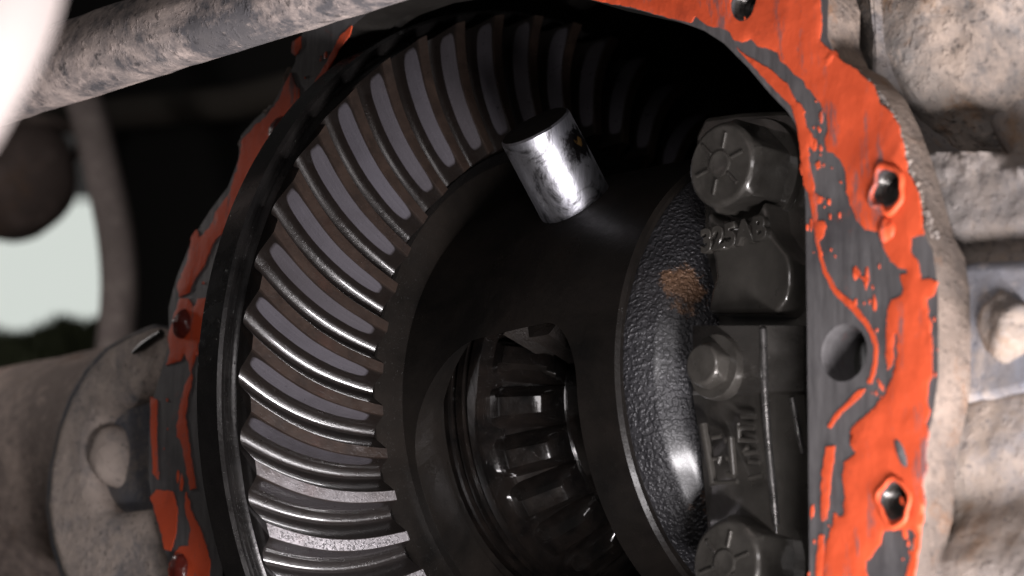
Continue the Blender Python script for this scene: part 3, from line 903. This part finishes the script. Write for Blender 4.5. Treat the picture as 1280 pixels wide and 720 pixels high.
PINA = 50.0
def pin():
    a = Vector((0, -math.cos(math.radians(PINA)), math.sin(math.radians(PINA))))
    o = lathe('cross_pin', [(0.50, 0.060), (0.50, 0.087), (0.757, 0.087), (0.7695, 0.0865), (0.774, 0.082), (0.775, 0.02)], MAT['pin'], None, 96, ((0, 0, 0), a, (1, 0, 0)), smooth=30)
    o.data.materials.append(MAT['case'])
    for q in o.data.polygons:
        if q.center.dot(a)/S > 0.7735: q.material_index = 1           # end face painted black for its shade
    c = a*0.5*S
    for v in o.data.vertices: v.co = v.co - c
    o.location = c
    tag(o, 'bright steel cross pin sticking out of the black case', 'pin')
pin()

# ------------------------------------------------------------------ bevel gears inside the case
def bevel_gear(name, label, origin, axis, e, nt, phase, big, small, dep, mat, hubprof, cham=True):
    """big / small = (distance along the axis, tip radius) at the outer and inner ends of the teeth"""
    R = thing(name, label, 'gear', origin)
    d = Vector(axis).normalized(); e = Vector(e).normalized(); g = d.cross(e)
    o0 = Vector(origin)
    lathe('gear_body', hubprof, mat, R, 120, (o0, d, e), smooth=25)
    tx, tr = small[0]-big[0], small[1]-big[1]
    ln = math.hypot(tx, tr)
    nx, nr = abs(tr)/ln, abs(tx)/ln                               # outward normal of the tip cone
    if tx < 0: nx = -nx
    sn = [-.5, -.45, -.40, -.34, -.28, -.22, -.19, -.17, -.08, 0, .08, .17, .19, .22, .28, .34, .40, .45, .5]
    def prof(s):
        a = abs(s)
        if a <= .17: return 1.0
        return max(0.0, 1-(a-.17)/(.5-.17))**0.75*0.9+0.1*(1-(a-.17)/.33)
    us = [0, .03, .10, .20, .26, .4, .6, .74, .80, .90, .97, 1.0]
    vs, fs = [], []
    nv = len(sn)
    for u in us:
        for s in sn:
            hh = dep*(1-0.25*u)
            h = prof(s)
            if cham:
                lim = min(1.0, 0.15+u/0.24*0.85 if u < .24 else 1.0, 0.2+(1-u)/0.22*0.8 if u > .78 else 1.0)
                h = min(h, lim)
            x = big[0]+tx*u + nx*hh*(h-1); r = big[1]+tr*u + nr*hh*(h-1)
            a = 2*PI*s/nt
            vs.append(o0 + d*x + e*(r*math.cos(a)) + g*(r*math.sin(a)))
    for k in range(len(us)-1):
        for m in range(nv-1): fs.append((k*nv+m, k*nv+m+1, (k+1)*nv+m+1, (k+1)*nv+m))
    for k in (0, len(us)-1):
        u = us[k]; b0 = len(vs)
        for s in sn:
            hh = dep*(1-0.25*u)*1.35
            x = big[0]+tx*u - nx*hh; r = big[1]+tr*u - nr*hh
            a = 2*PI*s/nt
            vs.append(o0 + d*x + e*(r*math.cos(a)) + g*(r*math.sin(a)))
        for m in range(nv-1): fs.append((k*nv+m, k*nv+m+1, b0+m+1, b0+m))
    t0 = mesh('tooth', vs, fs, mat, R, 25)
    for k in range(nt):
        o = t0 if k == 0 else t0.copy()
        if k: COL.objects.link(o)
        o.parent = R
        o.rotation_mode = 'QUATERNION'
        from mathutils import Quaternion
        o.rotation_quaternion = Quaternion(d, math.radians(phase)+2*PI*k/nt)
    return R
bevel_gear('side_gear', 'dark oily side gear seen through the window of the case', (0, 0, 0), (1, 0, 0), (0, -1, 0), 21, 4.0,
           (-0.232, 0.447), (-0.068, 0.337), 0.062, MAT['side_gear'],
           [(-0.40, 0.14), (-0.40, 0.445), (-0.372, 0.449), (-0.370, 0.432), (-0.352, 0.432), (-0.350, 0.449), (-0.322, 0.450), (-0.320, 0.436), (-0.306, 0.436), (-0.304, 0.450), (-0.282, 0.451), (-0.279, 0.438), (-0.268, 0.438), (-0.265, 0.450), (-0.240, 0.450), (-0.234, 0.4475),
            (-0.232, 0.440), (-0.225, 0.405), (-0.215, 0.385), (-0.085, 0.283), (-0.066, 0.275), (-0.060, 0.262), (-0.066, 0.225), (-0.066, 0.14), (-0.40, 0.14)])
A1 = Vector((0, -math.cos(math.radians(PINA)), math.sin(math.radians(PINA))))
for s, lab in ((1, 'rough ended small pinion gear peeping in at the top of the case window'), (-1, 'small pinion gear in the shade at the foot of the case window')):
    pg = bevel_gear('pinion_gear', lab, (0, 0, 0), A1*s, (1, 0, 0), 10, 18.0 if s > 0 else 8.0, (0.388, 0.298), (0.275, 0.235), 0.10, MAT['rough_gear'],
               [(0.455, 0.092), (0.455, 0.15), (0.435, 0.20), (0.392, 0.20), (0.38, 0.19), (0.285, 0.145), (0.275, 0.125), (0.275, 0.092), (0.455, 0.092)], cham=False)
    pg['group'] = 'small pinion gears on the cross pin'

# ------------------------------------------------------------------ bearing caps and their bolts
MAT['streak_ridge'] = oily('highlight_streak_iron', (0.10, 0.095, 0.09), (0.22, 0.21, 0.205), 0.7, 0.3, 200, 0.3, coat=1.0)  # paler metal for the added highlight streaks on the cap
def caps():
    Y0 = -0.40
    R = thing('bearing_cap', 'oily grey iron bearing cap with raised cast characters', 'bearing cap', (0.57, Y0+0.1, 0))
    pprism('cap_leg', [(880, 146), (925, 140), (985, 137), (1002, 148), (1030, 160), (1030, 420), (878, 420), (878, 262), (868, 220), (868, 170)], Y0, Y0+0.34, MAT['cap'], R, bevel=0.012, segs=3)
    # upper boss with the cast number; its top is scooped out round the bolt
    boss = [(884, 262), (893, 272), (906, 279), (920, 281), (934, 277), (946, 266), (954, 250), (957, 262), (960, 284), (970, 300), (984, 318), (988, 334), (988, 356), (982, 376), (970, 392), (884, 392), (888, 368), (894, 346), (892, 326), (884, 300)]
    o = pprism('cap_boss', boss, -0.475, Y0+0.02, MAT['cap'], R, bevel=0.014, segs=4)
    # lower half: a block with a bend down its middle
    rows = [(407, (866, 905, 950, 1004, 1030), 0.0), (489, (866, 905, 951, 1004, 1030), 0.018), (494, (866, 905, 952, 1005, 1030), 0.030), (560, (876, 912, 960, 1010, 1034), 0.048), (650, (884, 918, 970, 1016, 1040), 0.082), (745, (884, 918, 974, 1020, 1044), 0.13)]
    dep = (-0.50, -0.535, -0.548, -0.465, -0.40)
    vs, fs = [], []
    nc = len(dep)
    for py, xs, back in rows:
        for px, y in zip(xs, dep): vs.append(on_y(px, py, y+back))
    nf = len(vs)
    for i in range(nf): vs.append(Vector((vs[i].x, -0.25, vs[i].z)))
    nr = len(rows)
    for j in range(nr-1):
        for i in range(nc-1):
            a = j*nc+i
            fs.append((a, a+1, a+nc+1, a+nc)); fs.append((nf+a, nf+a+nc, nf+a+nc+1, nf+a+1))
    for i in range(nc-1):
        fs.append((i, nf+i, nf+i+1, i+1)); a = (nr-1)*nc+i; fs.append((a, a+1, nf+a+1, nf+a))
    for j in range(nr-1):
        a = j*nc; fs.append((a, a+nc, nf+a+nc, nf+a)); a = j*nc+nc-1; fs.append((a, nf+a, nf+a+nc, a+nc))
    midx = []
    for f_ in fs: midx.append(1 if all((i % nf)//nc in (0, 1) for i in f_) else 0)
    mesh('cap_arch', vs, fs, [MAT['cap'], MAT['cap_machined']], R, 12, midx=midx, bevel=0.012, segs=4)
    # cast characters
    def text(body, px, py, y, size, rot=0.0, ex=0.008, squash=1.0, lean=0.0):
        cu = bpy.data.curves.new('cast_number', 'FONT')
        cu.body = body; cu.size = size*S; cu.extrude = ex*S; cu.bevel_depth = 0.0022*S; cu.align_x = 'CENTER'; cu.align_y = 'CENTER'; cu.offset = 0.0012*S
        tmp = bpy.data.objects.new('tmp', cu); COL.objects.link(tmp)
        bpy.context.view_layer.update()
        me = bpy.data.meshes.new_from_object(tmp.evaluated_get(bpy.context.evaluated_depsgraph_get()))
        bpy.data.objects.remove(tmp)
        me.materials.clear(); me.materials.append(MAT['cap'])
        o = bpy.data.objects.new('cast_number', me); COL.objects.link(o)
        o.parent = R
        p = on_y(px, py, y)*S - R.location
        o.matrix_local = Matrix.Translation(p) @ Matrix.Rotation(PI/2, 4, 'X') @ Matrix.Rotation(rot, 4, 'Z') @ Matrix.Diagonal((squash, 1, 1, 1))
        return o
    o = text('325AB', 919, 295, -0.478, 0.068, math.radians(2), squash=0.98); o['label'] = 'raised cast characters 325AB'
    # raised frame with the cast mark, and a row of worn strokes beside it
    def stroke(pts, w, y, name='cast_stroke', h=0.012, m=MAT['cap']):
        P_ = [on_y(a, b, y) for a, b in pts]
        tube(name, [q+Vector((0, w*0.55, 0)) for q in P_], w*0.85, m, R, 10)
    z = lambda a, b: (860+a/5.14, 500+b/5.14)
    stroke([z(85, 155), z(110, 300), z(150, 540)], 0.012, -0.518, 'cast_frame')
    stroke([z(265, 240), z(275, 360), z(285, 480)], 0.010, -0.528)
    for yy in (255, 370, 475): stroke([z(225+yy*0.05, yy), z(268+yy*0.04, yy)], 0.009, -0.526)
    stroke([z(150, 240), z(210, 228)], 0.006, -0.520); stroke([z(160, 375), z(205, 370), z(190, 405)], 0.006, -0.520); stroke([z(170, 530), z(310, 525)], 0.006, -0.522)
    for a, b, c, d in ((340, 105, 430, 105), (320, 175, 420, 180), (330, 255, 435, 262), (360, 340, 440, 330), (385, 395, 455, 400), (390, 500, 470, 480), (380, 300, 350, 330), (318, 150, 322, 270)):
        stroke([z(a, b), z(c, d)], 0.0065, -0.530)
    def streak_ridge(rows_, w):
        tube('highlight_ridge', arc_path([on_y(a_, b_, y_) for a_, b_, y_ in rows_], 24), w, MAT['streak_ridge'], R, 12)  # thin round tube added along the bend to carry the highlight streak
    streak_ridge([(954, 411, -0.543), (955, 450, -0.535), (956, 490, -0.525), (961, 560, -0.497), (966, 610, -0.480), (970, 655, -0.463)], 0.008)
    streak_ridge([(990, 497, -0.462), (995, 525, -0.452), (1003, 566, -0.425)], 0.006)
    return R
caps()
def hexbolt(name, label, cat, px, py, y_face, rad, depth, washer, marks, group=None, turn=0.0, parent=None, mat=None):
    """hexagon head with a washer face towards the viewer, built about the point seen there"""
    mat = mat or MAT['bolt']
    c = on_y(px, py, y_face)
    R = thing(name, label, cat, (c.x, c.y+depth, c.z), group)
    vs, fs = [], []
    rings = [(0, rad*0.84, False), (0.008, rad*0.93, False), (0.022, None, True), (depth, None, True)]
    n = 48
    for y, r, hexa in rings:
        for i in range(n):
            a = 2*PI*i/n+turn
            k = rad
            if hexa:
                b = (a-turn) % (PI/3)-PI/6
                k = rad*0.905/math.cos(b)
                k = min(k, rad*1.035)
            else: k = r
            vs.append(c+Vector((k*math.cos(a), y, k*math.sin(a))))
    for j in range(3):
        for i in range(n): fs.append((j*n+i, j*n+(i+1) % n, (j+1)*n+(i+1) % n, (j+1)*n+i))
    fs += [tuple(range(n)), tuple(3*n+i for i in range(n))]
    mesh('bolt_head', vs, fs, mat, R, 22, bevel=0.003, segs=2)
    if washer:
        lathe('washer_face', [(depth-0.018, rad*0.5), (depth-0.018, washer), (depth-0.012, washer+0.003), (depth+0.012, washer+0.003)], mat, R, 64, (c, (0, 1, 0)), smooth=30)
    if marks:
        for i in range(6):
            a = PI/3*i+0.25
            e = Vector((math.cos(a), 0, math.sin(a)))
            tube('grade_mark', [c+e*rad*0.34+Vector((0, -0.001, 0)), c+e*rad*0.68+Vector((0, -0.001, 0))], 0.0042, mat, R, 8)
        lathe('centre_dimple', [(-0.004, rad*0.22), (-0.005, rad*0.25), (-0.004, rad*0.28), (0.003, rad*0.28)], mat, R, 32, (c, (0, 1, 0)), smooth=60)
    return R
hexbolt('cap_bolt', 'upper of the two big hex cap bolts, with grade marks on its round face', 'bolt', 900, 205, -0.53, 0.098, 0.13, 0.118, True, 'bearing cap bolts', 0.25)
hexbolt('cap_bolt', 'lower of the two big hex cap bolts, cut by the bottom edge of the picture', 'bolt', 906, 704, -0.53, 0.098, 0.13, 0.118, True, 'bearing cap bolts', 0.55)
hexbolt('lock_bolt', 'small hex lock bolt between the two big cap bolts', 'bolt', 876, 455, -0.585, 0.048, 0.055, 0.066, False, None, 0.3)

# bearing seat in the housing behind the cap, with its dark corner showing left of the upper bolt
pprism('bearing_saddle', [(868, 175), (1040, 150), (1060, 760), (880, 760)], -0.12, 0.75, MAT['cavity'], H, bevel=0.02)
pprism('saddle_horn', [(814, 262), (820, 243), (832, 229), (848, 217), (866, 208), (905, 205), (905, 262), (868, 258), (848, 246), (836, 262)], -0.33, -0.05, MAT['case'], H, bevel=0.012, segs=3)

# ------------------------------------------------------------------ things round the axle
def foreground_bar():
    a = on_y(20, 268-4, -1.12); b = on_y(508, 104-4, -1.12)
    p0, p1 = on_y(52, 89, -1.12), on_y(510, -62, -1.12)
    d = (p1-p0)
    pa, pb = p0-d*0.9, p1+d*0.7
    path = [pa.lerp(pb, i/60) for i in range(61)]
    vs, fs = [], []
    n = 72
    t = d.normalized(); e = t.orthogonal().normalized(); g = t.cross(e)
    for i, p in enumerate(path):
        for j in range(n):
            q = 2*PI*j/n
            w = e*math.cos(q)+g*math.sin(q)
            pt = p+w*0.0965
            vs.append(pt+w*(noise.fractal(pt*9, .9, 2, 4)*0.004+noise.fractal(pt*34, .9, 2, 3)*0.0022))
    for i in range(60):
        for j in range(n): fs.append((i*n+j, i*n+(j+1) % n, (i+1)*n+(j+1) % n, (i+1)*n+j))
    fs += [tuple(range(n)), tuple(60*n+j for j in range(n))]
    o = mesh('suspension_bar', vs, fs, MAT['bar'], None, 80)
    tag(o, 'grey mud spattered round bar crossing the upper left corner', 'bar')
foreground_bar()
def pale_bar():
    D = 2.75
    def at(px, py): return CAM + ray(px, py)*D
    path = arc_path([at(-10, -260), at(-38, -120), at(-62, -10), at(-100, 70), at(-150, 150), at(-230, 240)], 40)
    o = tube('blurred_bar', path, 0.118, plain('pale_painted_metal', (0.33, 0.288, 0.27), 0.6), None, 40)
    tag(o, 'pale blurred bar nearest the camera in the upper left corner', 'bar')
pale_bar()
def background():
    # round rusty part, the curved pipe, the bank of grass and the dark underside
    c = on_y(18, 222, 2.4)
    vs, fs = [], []
    n, m = 48, 26
    for j in range(m+1):
        b = PI*j/m
        for i in range(n):
            a = 2*PI*i/n
            d = Vector((math.sin(b)*math.cos(a), math.sin(b)*math.sin(a), math.cos(b)))
            p = c+Vector((d.x*0.36, d.y*0.3, d.z*0.33))
            vs.append(p+d*noise.fractal(p*4, .9, 2, 4)*0.012)
    for j in range(m):
        for i in range(n): fs.append((j*n+i, j*n+(i+1) % n, (j+1)*n+(i+1) % n, (j+1)*n+i))
    R = thing('rusty_drum', 'blurred brown rusty round drum below the muddy bar at the far left', 'drum', c+Vector((0, 0, -0.31)))
    mesh('drum_body', vs, fs, MAT['drum'], R, 80)
    tube('drum_band', [c+Vector((0.36*math.cos(a)*1.0, 0.31*math.sin(a), 0.13+0.10*math.cos(a))) for a in [2*PI*i/40 for i in range(41)]], 0.028, MAT['brown_dust'], R, 12, caps=False)
    o = tube('curved_pipe', arc_path([on_y(92, 90, 1.9), on_y(112, 150, 1.9), on_y(128, 215, 1.9), on_y(143, 285, 1.9), on_y(149, 350, 1.9), on_y(146, 410, 1.9), on_y(140, 460, 1.9)], 48), 0.084, MAT['pipe'], None, 28)
    tag(o, 'blurred brown curved pipe between the pale gap and the dark underside', 'pipe')
    # grass bank
    random.seed(5)
    vs, fs = [], []
    Y = 5.2
    for i in range(2600):
        px = random.uniform(-120, 190)
        top = 398+16*noise.noise(Vector((px*0.02, 0, 0)))+10*noise.noise(Vector((px*0.09, 4, 0))) - 0.10*(px-60)
        py = top + abs(random.gauss(0, 26))
        y = Y+random.uniform(-0.35, 0.35)
        b = on_y(px, py+22, y); t = on_y(px+random.uniform(-10, 10), py, y)
        w = Vector((random.uniform(-1, 1), random.uniform(-1, 1), 0)).normalized()*random.uniform(0.008, 0.02)
        k = len(vs)
        vs += [b-w, b+w, (b+t)/2+w*0.8, t, (b+t)/2-w*0.8]
        fs.append((k, k+1, k+2, k+3, k+4))
    o = mesh('grass', vs, fs, MAT['grass'], None, 0); tag(o, None, None, None, 'stuff')
    o = pprism('bank', [(-300, 425), (-100, 418), (0, 428), (60, 420), (120, 415), (300, 415), (300, 900), (-300, 900)], Y+0.3, Y+1.2, MAT['soil'], None)
    tag(o, None, None, None, 'structure')
    # dark frame of the vehicle behind
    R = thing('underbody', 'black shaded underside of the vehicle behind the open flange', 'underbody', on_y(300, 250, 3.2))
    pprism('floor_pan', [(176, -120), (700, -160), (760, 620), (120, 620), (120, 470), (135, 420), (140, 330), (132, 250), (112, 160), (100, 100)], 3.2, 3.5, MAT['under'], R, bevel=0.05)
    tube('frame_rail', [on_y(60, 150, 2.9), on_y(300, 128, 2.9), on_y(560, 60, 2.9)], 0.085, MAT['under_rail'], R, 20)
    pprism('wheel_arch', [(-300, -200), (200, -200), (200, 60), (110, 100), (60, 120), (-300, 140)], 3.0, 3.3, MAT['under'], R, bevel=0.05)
MAT['drum'] = dusty('brown_rusty_drum', (0.20, 0.155, 0.14), (0.40, 0.31, 0.28), 0.5, 14, 0.5, (0.34, 0.20, 0.12), 200)
MAT['pipe'] = dusty('brown_grey_pipe', (0.34, 0.285, 0.27), (0.52, 0.44, 0.41), 0.5, 20, 0.5, None, 200)
MAT['grass'] = plain('dim_grass', (0.10, 0.12, 0.06), 0.8, 0, (0.22, 0.25, 0.14), 60)
MAT['soil'] = plain('dark_soil', (0.05, 0.042, 0.034), 0.95, 0, (0.08, 0.07, 0.055), 40)
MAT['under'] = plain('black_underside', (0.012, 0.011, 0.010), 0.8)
MAT['under_rail'] = plain('brown_black_rail', (0.07, 0.06, 0.05), 0.8)
background()
